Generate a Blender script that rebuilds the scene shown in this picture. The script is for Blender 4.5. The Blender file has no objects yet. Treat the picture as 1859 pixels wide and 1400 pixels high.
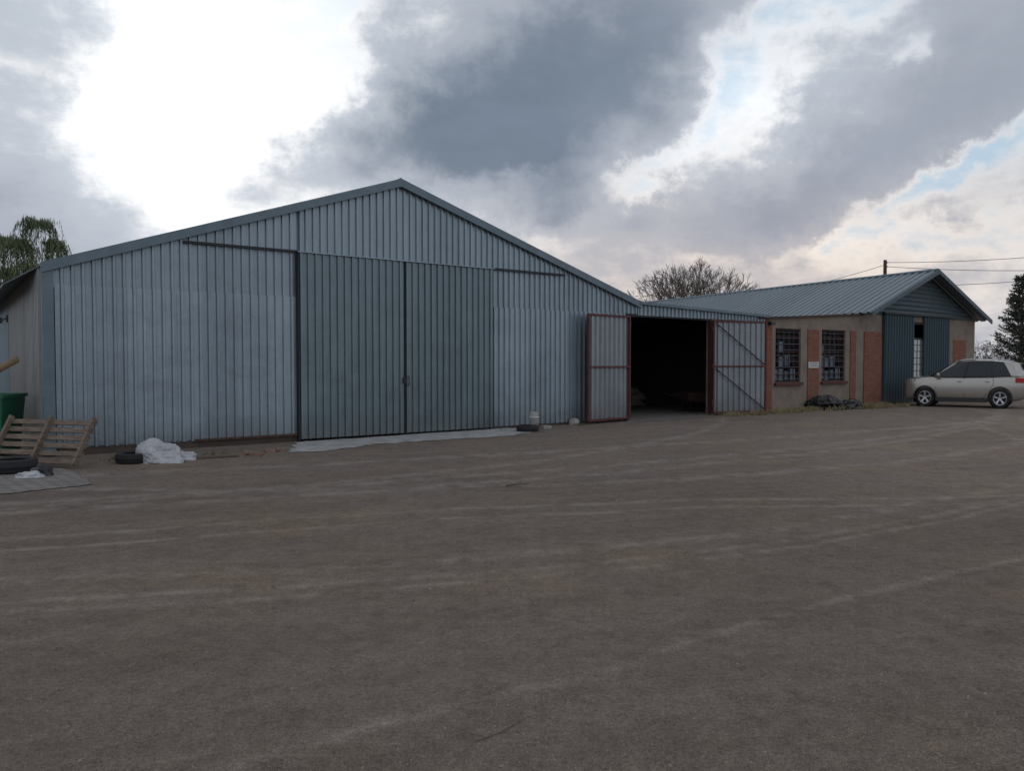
import bpy, bmesh, math, random
from mathutils import Vector, Matrix, noise
random.seed(7)
S=bpy.context.scene
COL=S.collection
R=math.radians
F0=1400.0; HZ=658.0; H=1.6
P=math.atan((700-HZ)/F0)
# ------------------------------------------------------------ camera
cam=bpy.data.objects.new('camera',bpy.data.cameras.new('camera')); COL.objects.link(cam)
cam.location=(0,0,H); cam.rotation_euler=(math.pi/2-P,0,0)
cam.data.sensor_width=36; cam.data.lens=F0/1859*36; cam.data.clip_end=3000; cam.data.clip_start=.05
S.camera=cam
S.view_settings.view_transform='Standard'
try: S.view_settings.look='None'
except: pass
S.view_settings.exposure=0
# survey helpers: directions measured from the photo, intersected with real planes
def ray(px,py):
    cx=(px-929.5)/F0; cy=(700-py)/F0
    return Vector((cx, math.cos(P)+cy*math.sin(P), -math.sin(P)+cy*math.cos(P)))
def G(px,py,z=0.0):
    d=ray(px,py); k=(z-H)/d.z
    return Vector((d.x*k,d.y*k,z))
def AT(px,py,Y):
    d=ray(px,py); k=Y/d.y
    return Vector((d.x*k,Y,H+d.z*k))
A=G(84,830); ANG=math.atan(.74)
UX=Vector((math.cos(ANG),math.sin(ANG),0)); VX=Vector((-math.sin(ANG),math.cos(ANG),0))
def L(px,py,v=0.0):
    d=ray(px,py); o=Vector((0,0,H))-A
    k=(v-o.dot(VX))/d.dot(VX); p=o+d*k
    return p.dot(UX), p.z
def SS(px,v=0.0): return L(px,700,v)[0]
def toL(p):
    q=p-A; return Vector((q.dot(UX),q.dot(VX),p.z))
# ------------------------------------------------------------ mesh builder
class MB:
    def __init__(s): s.v=[]; s.f=[]
    def add(s,v,f):
        n=len(s.v); s.v+= [tuple(p) for p in v]; s.f+=[tuple(i+n for i in q) for q in f]; return s
    def hexa(s,p):  # p 0-3 bottom ring, 4-7 top ring
        return s.add(p,[(3,2,1,0),(4,5,6,7),(0,1,5,4),(1,2,6,5),(2,3,7,6),(3,0,4,7)])
    def box(s,a,b):
        x0,y0,z0=a; x1,y1,z1=b
        return s.hexa([(x0,y0,z0),(x1,y0,z0),(x1,y1,z0),(x0,y1,z0),(x0,y0,z1),(x1,y0,z1),(x1,y1,z1),(x0,y1,z1)])
    def bar(s,p,q,w,t,up=Vector((0,0,1))):
        p=Vector(p);q=Vector(q);d=(q-p).normalized(); a=d.cross(up)
        if a.length<1e-3: a=d.cross(Vector((1,0,0)))
        a.normalize(); b=a.cross(d).normalized(); a=a*w/2; b=b*t/2
        return s.hexa([p-a-b,p+a-b,p+a+b,p-a+b,q-a-b,q+a-b,q+a+b,q-a+b])
    def tube(s,pts,r,n=6,cap=True):
        pts=[Vector(p) for p in pts]; rs=r if isinstance(r,(list,tuple)) else [r]*len(pts)
        V=[];Fc=[]
        pa=None
        for i,p in enumerate(pts):
            d=(pts[min(i+1,len(pts)-1)]-pts[max(i-1,0)])
            if d.length<1e-9: d=Vector((0,0,1))
            d.normalize()
            if pa is None:
                pa=d.cross(Vector((0,0,1)))
                if pa.length<.05: pa=d.cross(Vector((1,0,0)))
            else:
                pa=pa-d*pa.dot(d)
                if pa.length<1e-4: pa=d.cross(Vector((1,0,.3)))
            pa=pa.normalized(); b=d.cross(pa)
            for k in range(n):
                t=2*math.pi*k/n; V.append(p+(pa*math.cos(t)+b*math.sin(t))*rs[i])
        for i in range(len(pts)-1):
            for k in range(n):
                a=i*n+k;c=i*n+(k+1)%n
                Fc.append((a,c,c+n,a+n))
        if cap: Fc.append(tuple(range(n))[::-1]); Fc.append(tuple((len(pts)-1)*n+k for k in range(n)))
        return s.add(V,Fc)
    def lathe(s,prof,c,axis='y',n=32,close=True):  # prof: (radius, offset along axis)
        V=[];Fc=[];m=len(prof)
        for k in range(n):
            t=2*math.pi*k/n
            for r,o in prof:
                if axis=='y': V.append((c[0]+r*math.cos(t),c[1]+o,c[2]+r*math.sin(t)))
                elif axis=='z': V.append((c[0]+r*math.cos(t),c[1]+r*math.sin(t),c[2]+o))
                else: V.append((c[0]+o,c[1]+r*math.cos(t),c[2]+r*math.sin(t)))
        for k in range(n):
            k2=(k+1)%n
            for j in range(m if close else m-1):
                j2=(j+1)%m
                Fc.append((k*m+j,k*m+j2,k2*m+j2,k2*m+j))
        return s.add(V,Fc)
    def build(s,name,mat,parent=None,smooth=False,fix=True):
        me=bpy.data.meshes.new(name); me.from_pydata(s.v,[],s.f); 
        if fix:
            bm=bmesh.new(); bm.from_mesh(me); bmesh.ops.recalc_face_normals(bm,faces=bm.faces); bm.to_mesh(me); bm.free()
        me.materials.append(mat)
        if smooth: me.polygons.foreach_set('use_smooth',[True]*len(me.polygons))
        o=bpy.data.objects.new(name,me); COL.objects.link(o)
        if parent: o.parent=parent
        return o
def thing(name,label,cat,loc=(0,0,0),rz=0,group=None):
    o=bpy.data.objects.new(name,None); COL.objects.link(o); o.location=loc; o.rotation_euler=(0,0,rz)
    o['label']=label; o['category']=cat
    if group: o['group']=group
    return o
def tag(o,label,cat,group=None,kind=None):
    o['label']=label; o['category']=cat
    if group: o['group']=group
    if kind: o['kind']=kind
    return o
PER=.160
def corr(mb,O,U,V,N,x0,x1,lo,hi,period=PER,h=.038,prof=None,steps=1):
    O=Vector(O);U=Vector(U);V=Vector(V);N=Vector(N)
    prof=prof or [(0,0),(.48,0),(.57,1),(.82,1),(.91,0)]
    xs=[];k=math.floor(x0/period)
    while k*period<x1:
        for a,b in prof:
            x=(k+a)*period
            if x0<x<x1: xs.append((x,b*h))
        k+=1
    xs=[(x0,0)]+xs+[(x1,0)]
    Vt=[];Fc=[]
    fl=lo if callable(lo) else (lambda x:lo); fh=hi if callable(hi) else (lambda x:hi)
    m=steps+1
    for x,d in xs:
        a=fl(x);b=max(fh(x),a+.001)
        for j in range(m): Vt.append(O+U*x+V*(a+(b-a)*j/steps)+N*d)
    for i in range(len(xs)-1):
        for j in range(steps):
            q=i*m+j; Fc.append((q,q+m,q+m+1,q+1))
    mb.add(Vt,Fc)
# ------------------------------------------------------------ materials
class NT:
    def __init__(s,nt): s.nt=nt; s.n=nt.nodes; s.l=nt.links
    def put(s,sock,val):
        if val is None: return
        if isinstance(val,bpy.types.NodeSocket): s.l.new(val,sock)
        else:
            if hasattr(sock.default_value,'__len__') and len(sock.default_value)==4 and len(val)==3: val=(*val,1)
            sock.default_value=val
    def math(s,op,a,b=None,c=None,clamp=False):
        m=s.n.new('ShaderNodeMath'); m.operation=op; m.use_clamp=clamp
        for i,q in enumerate((a,b,c)): s.put(m.inputs[i],q)
        return m.outputs[0]
    def mix(s,f,a,b,bt='MIX'):
        m=s.n.new('ShaderNodeMix'); m.data_type='RGBA'; m.blend_type=bt; m.clamp_factor=True
        s.put(m.inputs[0],f); s.put(m.inputs[6],a); s.put(m.inputs[7],b); return m.outputs[2]
    def ramp(s,f,stops,interp='LINEAR'):
        r=s.n.new('ShaderNodeValToRGB'); r.color_ramp.interpolation=interp
        while len(r.color_ramp.elements)<len(stops): r.color_ramp.elements.new(.5)
        for e,(p,c) in zip(r.color_ramp.elements,stops):
            e.position=p; e.color=(*c,1) if hasattr(c,'__len__') else (c,c,c,1)
        s.put(r.inputs[0],f); return r.outputs[0]
    def noise(s,vec,scale,detail=4,rough=.55,dist=0):
        n=s.n.new('ShaderNodeTexNoise'); s.put(n.inputs['Vector'],vec)
        n.inputs['Scale'].default_value=scale; n.inputs['Detail'].default_value=detail; n.inputs['Roughness'].default_value=rough; n.inputs['Distortion'].default_value=dist
        return n.outputs['Fac'],n.outputs['Color']
    def map(s,vec,loc=(0,0,0),rot=(0,0,0),sc=(1,1,1),t='POINT'):
        m=s.n.new('ShaderNodeMapping'); m.vector_type=t; s.put(m.inputs[0],vec)
        m.inputs[1].default_value=loc; m.inputs[2].default_value=rot; m.inputs[3].default_value=sc
        return m.outputs[0]
    def vscale(s,v,k):
        cm=s.n.new('ShaderNodeVectorMath'); cm.operation='SCALE'; s.put(cm.inputs[0],v); s.put(cm.inputs['Scale'],k); return cm.outputs[0]
    def bump(s,h,st,d=.02,nrm=None):
        b=s.n.new('ShaderNodeBump'); s.put(b.inputs['Height'],h); b.inputs['Strength'].default_value=st; b.inputs['Distance'].default_value=d
        if nrm: s.put(b.inputs['Normal'],nrm)
        return b.outputs[0]
    def sstep(t,x,a,b):
        m=t.n.new('ShaderNodeMapRange'); m.interpolation_type='SMOOTHSTEP'; t.put(m.inputs[0],x); m.inputs[1].default_value=a; m.inputs[2].default_value=b; return m.outputs[0]
def newmat(name):
    m=bpy.data.materials.new(name); m.use_nodes=True; t=NT(m.node_tree)
    b=m.node_tree.nodes['Principled BSDF']
    tc=t.n.new('ShaderNodeTexCoord')
    return m,t,b,tc.outputs['Object']
def mat(name,c,rough=.7,metal=0,var=.2,scale=5,bump=0,bs=30,stretch=(1,1,1),c2=None,detail=5):
    m,t,b,oc=newmat(name)
    v=t.map(oc,sc=stretch); f,_=t.noise(v,scale,detail,.6)
    f=t.ramp(f,[(.3,0),(.7,1)])
    a=tuple(x*(1-var) for x in c); d=c2 or tuple(min(1,x*(1+var)) for x in c)
    t.put(b.inputs['Base Color'],t.mix(f,a,d)); b.inputs['Roughness'].default_value=rough; b.inputs['Metallic'].default_value=metal
    if bump:
        h,_=t.noise(v,bs,4,.6); t.put(b.inputs['Normal'],t.bump(h,bump,.02))
    return m
def zinc(name,c,metal=.65,rough=.36,sheet=PER*4,sv=.12,streak=.22,rust=0.0,axis='x'):
    m,t,b,oc=newmat(name)
    sp=t.n.new('ShaderNodeSeparateXYZ'); t.put(sp.inputs[0],oc)
    ax=sp.outputs[{'x':0,'y':1,'z':2}[axis]]
    idx=t.math('FLOOR',t.math('DIVIDE',ax,sheet))
    wn=t.n.new('ShaderNodeTexWhiteNoise'); wn.noise_dimensions='1D'; t.put(wn.inputs['W'],idx)
    sh=t.math('MULTIPLY_ADD',wn.outputs['Value'],2*sv,1-sv)
    f,_=t.noise(t.map(oc,sc=(9,9,.7)),1.2,5,.65)
    f2,_=t.noise(oc,.7,4,.6); f3,_=t.noise(oc,35,3,.6)
    k=t.math('MULTIPLY',sh,t.math('MULTIPLY_ADD',f,2*streak,1-streak))
    k=t.math('MULTIPLY',k,t.math('MULTIPLY_ADD',f2,.5,.75)); k=t.math('MULTIPLY',k,t.math('MULTIPLY_ADD',f3,.3,.85))
    col=t.vscale(t.mix(1,c,(1,1,1),'MULTIPLY'),k)
    z=sp.outputs[2]; low=t.math('SUBTRACT',1,t.math('DIVIDE',z,.6),clamp=True)
    low=t.math('MULTIPLY',low,t.math('MULTIPLY',f,.8))
    if axis=='x': col=t.mix(low,col,(.16,.135,.11))
    if rust:
        g,_=t.noise(t.map(oc,sc=(3,3,1)),2.2,6,.7); g=t.ramp(g,[(.62,0),(.72,rust)]); col=t.mix(g,col,(.17,.09,.05))
    t.put(b.inputs['Base Color'],col); b.inputs['Metallic'].default_value=metal
    t.put(b.inputs['Roughness'],t.math('MULTIPLY_ADD',f2,.3,rough-.12))
    t.put(b.inputs['Normal'],t.bump(f2,.4,.08))
    return m
def brickmat(name,c1,c2,mortar,scale=1,paver=False):
    m,t,b,oc=newmat(name)
    if not paver:
        sp=t.n.new('ShaderNodeSeparateXYZ'); t.put(sp.inputs[0],oc); cb=t.n.new('ShaderNodeCombineXYZ')
        t.put(cb.inputs[0],t.math('ADD',sp.outputs[0],sp.outputs[1])); t.put(cb.inputs[1],sp.outputs[2]); vec=cb.outputs[0]
    else: vec=oc
    br=t.n.new('ShaderNodeTexBrick'); t.put(br.inputs['Vector'],vec)
    br.inputs['Scale'].default_value=scale; br.inputs['Brick Width'].default_value=.23; br.inputs['Row Height'].default_value=.085 if not paver else .12
    br.inputs['Mortar Size'].default_value=.009 if not paver else .014; br.inputs['Color1'].default_value=(*c1,1); br.inputs['Color2'].default_value=(*c2,1); br.inputs['Mortar'].default_value=(*mortar,1)
    f,_=t.noise(oc,3,6,.65); col=t.mix(t.ramp(f,[(.3,0),(.75,.55)]),br.outputs[0],tuple(x*.55 for x in c1))
    t.put(b.inputs['Base Color'],col); b.inputs['Roughness'].default_value=.9
    g,_=t.noise(oc,60,3); hh=t.math('SUBTRACT',t.math('MULTIPLY',g,.4),br.outputs['Fac'])
    t.put(b.inputs['Normal'],t.bump(hh,.6,.01))
    return m
M={}
M['zinc_up']=zinc('zinc_upper',(.295,.355,.395),sv=.07)
M['zinc_lo']=zinc('zinc_lower',(.318,.382,.43),sv=.09)
M['zinc_door']=zinc('zinc_door',(.195,.25,.272),sv=.06,rust=.25)
M['zinc_gate']=zinc('zinc_gate',(.29,.315,.34),sv=.05)
M['zinc_side']=zinc('zinc_side',(.25,.255,.25),axis='y',sv=.12,metal=.35)
M['zinc_side2']=zinc('zinc_side_blue',(.20,.27,.31),axis='y',sv=.1,metal=.3)
M['zinc_roof']=zinc('zinc_roof',(.17,.205,.225),axis='y',sheet=1.0,sv=.06,metal=.5)
M['flash']=mat('painted_flashing',(.150,.20,.235),.45,.3,.14,3,stretch=(1,1,1))
M['flash_dark']=mat('dark_flashing',(.065,.095,.115),.5,.2,.15,3)
M['dark_clad']=mat('dark_cladding',(.055,.085,.10),.55,.2,.2,4)
M['door_teal']=zinc('teal_sheet',(.036,.070,.085),sv=.05,metal=.15,rough=.55)
M['rail']=mat('dark_rail',(.04,.045,.05),.6,.4)
M['seam']=mat('gap_shade',(.012,.013,.014),.8,0)
M['red']=mat('red_oxide_paint',(.115,.030,.028),.65,0,.35,8,bump=.1)
M['darkred']=mat('dark_red_frame',(.060,.020,.020),.6,0,.3,8)
M['redrust']=mat('rusty_steel',(.10,.055,.04),.85,.2,.4,12,bump=.3)
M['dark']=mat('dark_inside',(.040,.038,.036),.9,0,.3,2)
M['plaster']=mat('tan_plaster',(.25,.205,.165),.92,0,.22,1.8,bump=.25,bs=40)
M['brick']=brickmat('red_brick',(.33,.115,.065),(.22,.075,.048),(.20,.165,.14))
M['plinth']=brickmat('plinth_brick',(.12,.085,.065),(.085,.065,.055),(.10,.09,.08))
M['paver']=brickmat('grey_paver',(.29,.26,.24),(.20,.175,.16),(.07,.06,.052),paver=True)
M['concrete']=mat('apron_concrete',(.36,.355,.35),.85,0,.30,3.5,bump=.4,bs=25)
M['wood']=mat('weathered_timber',(.185,.138,.105),.85,0,.4,6,bump=.3,stretch=(1,1,6))
M['timber_pole']=mat('timber_pole',(.24,.165,.095),.8,0,.3,6,bump=.3)
M['green']=mat('green_paint',(.012,.12,.065),.45,0,.2,4)
M['rubber']=mat('rubber',(.022,.022,.024),.85,0,.3,20,bump=.2)
M['blackplastic']=mat('black_sheeting',(.006,.0065,.008),.22,0,.4,10)
M['whiteplastic']=mat('white_woven_sheet',(.44,.44,.46),.6,0,.2,6,bump=.3)
M['loosebrick']=mat('loose_brick',(.27,.17,.13),.9,0,.4,15,bump=.4)
M['stone']=mat('pale_stone',(.36,.34,.31),.9,0,.3,10,bump=.4)
M['white']=mat('white_paint',(.74,.74,.74),.6,0,.08,6)
M['screw']=mat('screw_head',(.42,.44,.46),.5,.3,.1,6)
M['barpaint']=mat('grey_bar_paint',(.14,.14,.15),.6,0,.15,6)
M['paper']=mat('paper',(.72,.70,.66),.8,0,.05,6)
M['paper2']=mat('coloured_paper',(.45,.50,.52),.8,0,.3,14)
M['print']=mat('print',(.08,.08,.09),.8)
M['sack']=mat('woven_sack',(.32,.28,.23),.85,0,.2,8,bump=.3)
M['bark']=mat('bark',(.11,.085,.065),.95,0,.3,8,bump=.5)
M['bark_grey']=mat('grey_bark',(.14,.115,.10),.95,0,.3,8)
M['poletimber']=mat('creosoted_pole',(.06,.035,.03),.9,0,.3,8)
M['wire']=mat('wire',(.04,.04,.045),.6)
def leafmat(name,c,c2):
    m,t,b,oc=newmat(name); f,_=t.noise(oc,1.1,4); f=t.ramp(f,[(.35,0),(.65,1)])
    t.put(b.inputs['Base Color'],t.mix(f,c,c2)); b.inputs['Roughness'].default_value=.65
    return m
M['willow']=leafmat('willow_leaf',(.07,.095,.04),(.16,.195,.09))
M['conifer']=leafmat('conifer_needles',(.022,.034,.024),(.05,.065,.045))
M['bush']=leafmat('dull_bush',(.09,.075,.07),(.15,.12,.105))
M['dry']=leafmat('dry_grass',(.26,.21,.10),(.38,.32,.18))
M['weed']=leafmat('weed',(.07,.10,.03),(.14,.15,.06))
def glassmat(name,tr=.75,tint=(.8,.85,.9)):
    m=bpy.data.materials.new(name); m.use_nodes=True; t=NT(m.node_tree); n=t.n
    b=n['Principled BSDF']; out=n['Material Output']
    b.inputs['Base Color'].default_value=(.02,.025,.03,1); b.inputs['Roughness'].default_value=.06
    tp=n.new('ShaderNodeBsdfTransparent'); tp.inputs[0].default_value=(*tint,1)
    mx=n.new('ShaderNodeMixShader'); mx.inputs[0].default_value=tr
    t.l.new(b.outputs[0],mx.inputs[1]); t.l.new(tp.outputs[0],mx.inputs[2]); t.l.new(mx.outputs[0],out.inputs[0]); return m
M['glass']=glassmat('window_glass',.88)
M['carglass']=glassmat('tinted_glass',.05,(.4,.45,.45))
def circle3(a,b,c):
    ax,ay,bx,by,cx,cy=a.x,a.y,b.x,b.y,c.x,c.y
    d=2*(ax*(by-cy)+bx*(cy-ay)+cx*(ay-by))
    ux=((ax*ax+ay*ay)*(by-cy)+(bx*bx+by*by)*(cy-ay)+(cx*cx+cy*cy)*(ay-by))/d
    uy=((ax*ax+ay*ay)*(cx-bx)+(bx*bx+by*by)*(ax-cx)+(cx*cx+cy*cy)*(bx-ax))/d
    return ux,uy,math.hypot(ax-ux,ay-uy)
def groundmat():
    m,t,b,oc=newmat('packed_dirt')
    rt=t.map(oc,rot=(0,0,R(-18))); st=t.map(rt,sc=(.16,1.1,1))
    f1,_=t.noise(oc,.22,4,.6,.4); s1,_=t.noise(st,1.7,7,.70,.2)
    g0,_=t.noise(oc,9,5,.78); g1,_=t.noise(oc,40,4,.8); g2,_=t.noise(oc,160,2,.75); p,_=t.noise(t.map(oc,loc=(13,7,2)),.5,6,.66)
    m1,_=t.noise(oc,2.4,6,.72)
    vo=t.n.new('ShaderNodeTexVoronoi'); t.put(vo.inputs['Vector'],oc); vo.inputs['Scale'].default_value=50
    col=t.mix(t.ramp(f1,[(.3,0),(.7,1)]),(.245,.197,.165),(.31,.254,.214))
    col=t.mix(t.ramp(s1,[(.50,0),(.74,.40)]),col,(.38,.32,.275))
    col=t.mix(t.ramp(s1,[(.28,.50),(.48,0)]),col,(.17,.135,.113))
    wob,wc=t.noise(oc,.35,2,.5); w2=t.math('MULTIPLY',t.math('SUBTRACT',wob,.5),.5)
    sp=t.n.new('ShaderNodeSeparateXYZ'); t.put(sp.inputs[0],oc)
    acc=None
    for tr,w in (([(150,968),(700,932),(1300,908)],.085),([(160,988),(700,949),(1300,922)],.06),([(0,925),(500,886),(860,850)],.13),([(1250,868),(1560,846),(1859,800)],.15),([(560,884),(1100,846),(1750,772)],.16),([(560,899),(1100,859),(1750,780)],.13),([(900,1010),(1400,960),(1859,860)],.09),([(1000,820),(1400,795),(1859,757)],.20),([(0,1090),(800,1045),(1859,900)],.06),([(0,1108),(800,1062),(1859,912)],.05),([(700,1320),(1200,1180),(1859,1010)],.05)):
        cx,cy,rr=circle3(*[G(*q) for q in tr])
        dx=t.math('SUBTRACT',sp.outputs[0],cx); dy=t.math('SUBTRACT',sp.outputs[1],cy)
        di=t.math('SQRT',t.math('ADD',t.math('MULTIPLY',dx,dx),t.math('MULTIPLY',dy,dy)))
        di=t.math('ADD',t.math('SUBTRACT',di,rr),w2); di=t.math('DIVIDE',di,w)
        gs=t.math('EXPONENT',t.math('MULTIPLY',t.math('MULTIPLY',di,di),-1.0))
        acc=gs if acc is None else t.math('MAXIMUM',acc,gs)
    tf=t.math('MULTIPLY',acc,t.ramp(m1,[(.34,.05),(.62,.72)]))
    col=t.mix(tf,col,(.43,.37,.32))
    col=t.mix(t.ramp(p,[(.50,0),(.70,.55)]),col,(.36,.265,.175))
    col=t.mix(t.ramp(m1,[(.36,.45),(.54,0)]),col,(.185,.148,.124))
    k=t.math('MULTIPLY',t.math('MULTIPLY_ADD',g0,1.1,.45),t.math('MULTIPLY',t.math('MULTIPLY_ADD',g1,1.5,.25),t.math('MULTIPLY_ADD',g2,1.2,.4)))
    col=t.vscale(col,k)
    col=t.mix(t.ramp(vo.outputs['Distance'],[(.08,.30),(.18,0)]),col,(.38,.33,.29))
    t.put(b.inputs['Base Color'],col); b.inputs['Roughness'].default_value=.95
    b.inputs['Specular IOR Level'].default_value=.1
    n1=t.bump(t.math('ADD',s1,m1),.6,.10); n2=t.bump(t.math('ADD',g1,t.math('MULTIPLY',g0,2)),.8,.025,n1); n3=t.bump(g2,.6,.008,n2)
    t.put(b.inputs['Normal'],n3); return m
M['ground']=groundmat()
# ------------------------------------------------------------ sky
w=bpy.data.worlds.new('World'); S.world=w; w.use_nodes=True; t=NT(w.node_tree)
bgn=t.n['Background']
tc=t.n.new('ShaderNodeTexCoord'); D=tc.outputs['Generated']
sp=t.n.new('ShaderNodeSeparateXYZ'); t.put(sp.inputs[0],D)
az=t.math('ARCTAN2',sp.outputs[0],sp.outputs[1]); el=t.math('ARCSINE',sp.outputs[2])
wob,wc=t.noise(D,6,7,.64,0)
wv=t.n.new('ShaderNodeVectorMath'); wv.operation='SUBTRACT'; t.put(wv.inputs[0],wc); wv.inputs[1].default_value=(.5,.5,.5)
wsv=t.vscale(wv.outputs[0],.20)
cb=t.n.new('ShaderNodeCombineXYZ'); t.put(cb.inputs[0],az); t.put(cb.inputs[1],el)
ad=t.n.new('ShaderNodeVectorMath'); ad.operation='ADD'; t.put(ad.inputs[0],cb.outputs[0]); t.put(ad.inputs[1],wsv)
AE=t.map(ad.outputs[0],sc=(1,1,0)); raw=cb.outputs[0]
def gauss(px,py,rx,ry,rot,amp,prev=None,src=None):
    d=ray(px,py).normalized(); a=math.atan2(d.x,d.y); e=math.asin(d.z)
    mp=t.map(src or AE,loc=(a,e,0),rot=(0,0,R(rot)),sc=(rx/F0,ry/F0,1),t='TEXTURE')
    dp=t.n.new('ShaderNodeVectorMath'); dp.operation='DOT_PRODUCT'; t.put(dp.inputs[0],mp); t.put(dp.inputs[1],mp)
    g=t.math('EXPONENT',t.math('MULTIPLY',dp.outputs['Value'],-1.0))
    return t.math('MULTIPLY_ADD',g,amp,prev if prev is not None else 0.0)
n1,_=t.noise(t.map(D,loc=(3.1,1.7,.4),sc=(1,1,1.6)),3.4,8,.62,.1)
n2,_=t.noise(t.map(D,loc=(1,4,2),sc=(1,1,2.4)),10,7,.62,.1)
d=t.math('MULTIPLY_ADD',t.math('SUBTRACT',n1,.5),.80,.42)
d=t.math('MULTIPLY_ADD',t.math('SUBTRACT',n2,.5),.62,d)
cen=gauss(1000,130,300,150,12,1.0); cen=gauss(880,270,180,90,-15,.75,prev=cen)
d=t.math('MULTIPLY_ADD',cen,.52,d)
for g in [(640,240,110,70,10,.24),(520,330,110,45,20,.16),(1150,40,260,80,10,.18),
          (370,150,180,200,0,-.58),(640,70,80,120,0,-.30),(300,330,110,90,0,-.16),
          (40,330,150,260,0,.22),(40,60,150,130,0,.14),
          (1560,290,320,80,25,.28),(1760,110,230,110,10,.24),(1380,400,190,60,20,.20),
          (1190,300,210,34,38,-.30),(1400,190,115,80,30,-.36),(1290,140,60,80,0,-.30),(1480,20,130,45,15,-.28),
          (1110,385,170,45,0,.24),(950,410,120,28,10,-.20),(930,340,60,30,0,-.12),
          (1800,255,100,34,30,-.28),(1640,360,150,28,30,-.24),(1640,100,40,40,0,-.28),(1500,455,320,26,6,-.20),(1560,425,200,20,10,.10)]:
    d=gauss(*g,prev=d)
glow=gauss(330,190,430,330,0,1.0,src=raw); glow=gauss(1400,230,200,140,30,.60,prev=glow,src=raw); glow=gauss(950,420,260,80,0,.5,prev=glow,src=raw)
glow=t.math('MINIMUM',glow,1.0)
blue=gauss(1275,130,80,110,0,.65,src=raw); blue=gauss(1780,270,240,110,25,.6,prev=blue,src=raw)
warm=gauss(1350,510,640,150,0,1.0,src=raw)
sky=t.n.new('ShaderNodeTexSky'); sky.sky_type='NISHITA'; sky.sun_disc=False
SUN_EL=R(26); SUN_AZ=R(-24)
sky.sun_elevation=SUN_EL; sky.sun_rotation=SUN_AZ
nsc=t.vscale(sky.outputs[0],.05)
clear=t.mix(.20,(.52,.68,.83),nsc)
lowf=t.math('SUBTRACT',1,t.math('DIVIDE',el,.26),clamp=True)
clear=t.mix(t.math('MULTIPLY',lowf,.65),clear,(.82,.76,.74))
clear=t.mix(t.math('MULTIPLY',glow,.90),clear,(1.25,1.27,1.3))
clear=t.mix(t.math('MULTIPLY',blue,.75),clear,(.53,.69,.83))
edge=t.mix(glow,(.68,.72,.78),(1.2,1.2,1.2)); edge=t.mix(t.math('MULTIPLY',warm,.85),edge,(.98,.84,.72))
midc=t.mix(glow,(.40,.44,.51),(.60,.65,.72)); midc=t.mix(t.math('MULTIPLY',warm,.6),midc,(.56,.49,.48))
drk=t.mix(t.math('MINIMUM',cen,1.0),(.335,.37,.44),(.185,.232,.30)); drk=t.mix(t.math('MULTIPLY',lowf,.5),drk,(.34,.33,.375))
c=t.mix(t.sstep(d,.08,.32),clear,edge); c=t.mix(t.sstep(d,.25,.54),c,midc); c=t.mix(t.sstep(d,.47,.95),c,drk)
c=t.vscale(c,t.math('MULTIPLY_ADD',n2,.36,.82))
t.put(bgn.inputs[0],c); bgn.inputs[1].default_value=1.0
sl=bpy.data.lights.new('sun','SUN'); sl.energy=.6; sl.angle=R(18); sl.color=(1,.95,.88)
so=bpy.data.objects.new('sun',sl); COL.objects.link(so)
sd=Vector((math.sin(SUN_AZ)*math.cos(SUN_EL),math.cos(SUN_AZ)*math.cos(SUN_EL),math.sin(SUN_EL)))
so.rotation_euler=sd.to_track_quat('Z','Y').to_euler(); so.location=(0,0,30)
# ------------------------------------------------------------ ground sheets
g=MB(); g.add([(-900,-300,0),(900,-300,0),(900,1500,0),(-900,1500,0)],[(0,1,2,3)])
o=g.build('ground',M['ground'],fix=False); tag(o,'brown packed dirt yard with faint tyre tracks','ground',kind='structure')
def sheet(name,pix,z,m,label,cat,jag=.05,seed=1):
    random.seed(seed); pts=[G(*p) for p in pix]; out=[]
    for i,p in enumerate(pts):
        q=pts[(i+1)%len(pts)]; n=max(2,int((q-p).length/.07))
        for k in range(n):
            r=p.lerp(q,k/n); nn=(noise.noise(Vector((r.x*3,r.y*3,seed)))+.6*noise.noise(Vector((r.x*9,r.y*9,seed))))*jag*2
            d_=(q-p).normalized(); r=r+Vector((-d_.y,d_.x,0))*nn; out.append((r.x,r.y,z))
    me=bpy.data.meshes.new(name); bm=bmesh.new(); vs=[bm.verts.new(v) for v in out]; fc=bm.faces.new(vs)
    bmesh.ops.triangulate(bm,faces=[fc]); bm.to_mesh(me); bm.free(); me.materials.append(m)
    ob=bpy.data.objects.new(name,me); COL.objects.link(ob); tag(ob,label,cat,kind='structure'); return ob
sheet('path',[(545,803),(740,790),(895,778),(940,778),(978,785),(900,794),(800,799),(690,807),(600,819),(522,823)],.010,M['concrete'],'pale worn concrete apron in front of the sliding doors','apron',.09,3)
sheet('pavement',[(-60,850),(118,852),(170,880),(60,893),(-60,905)],.010,M['paver'],'patch of grey block paving at the left edge','paving',.05,5)
sheet('pavement',[(1137,752),(1290,747),(1302,757),(1230,762),(1140,769)],.008,M['paver'],'grey block paving at the open gateway','paving',.06,8)
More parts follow.
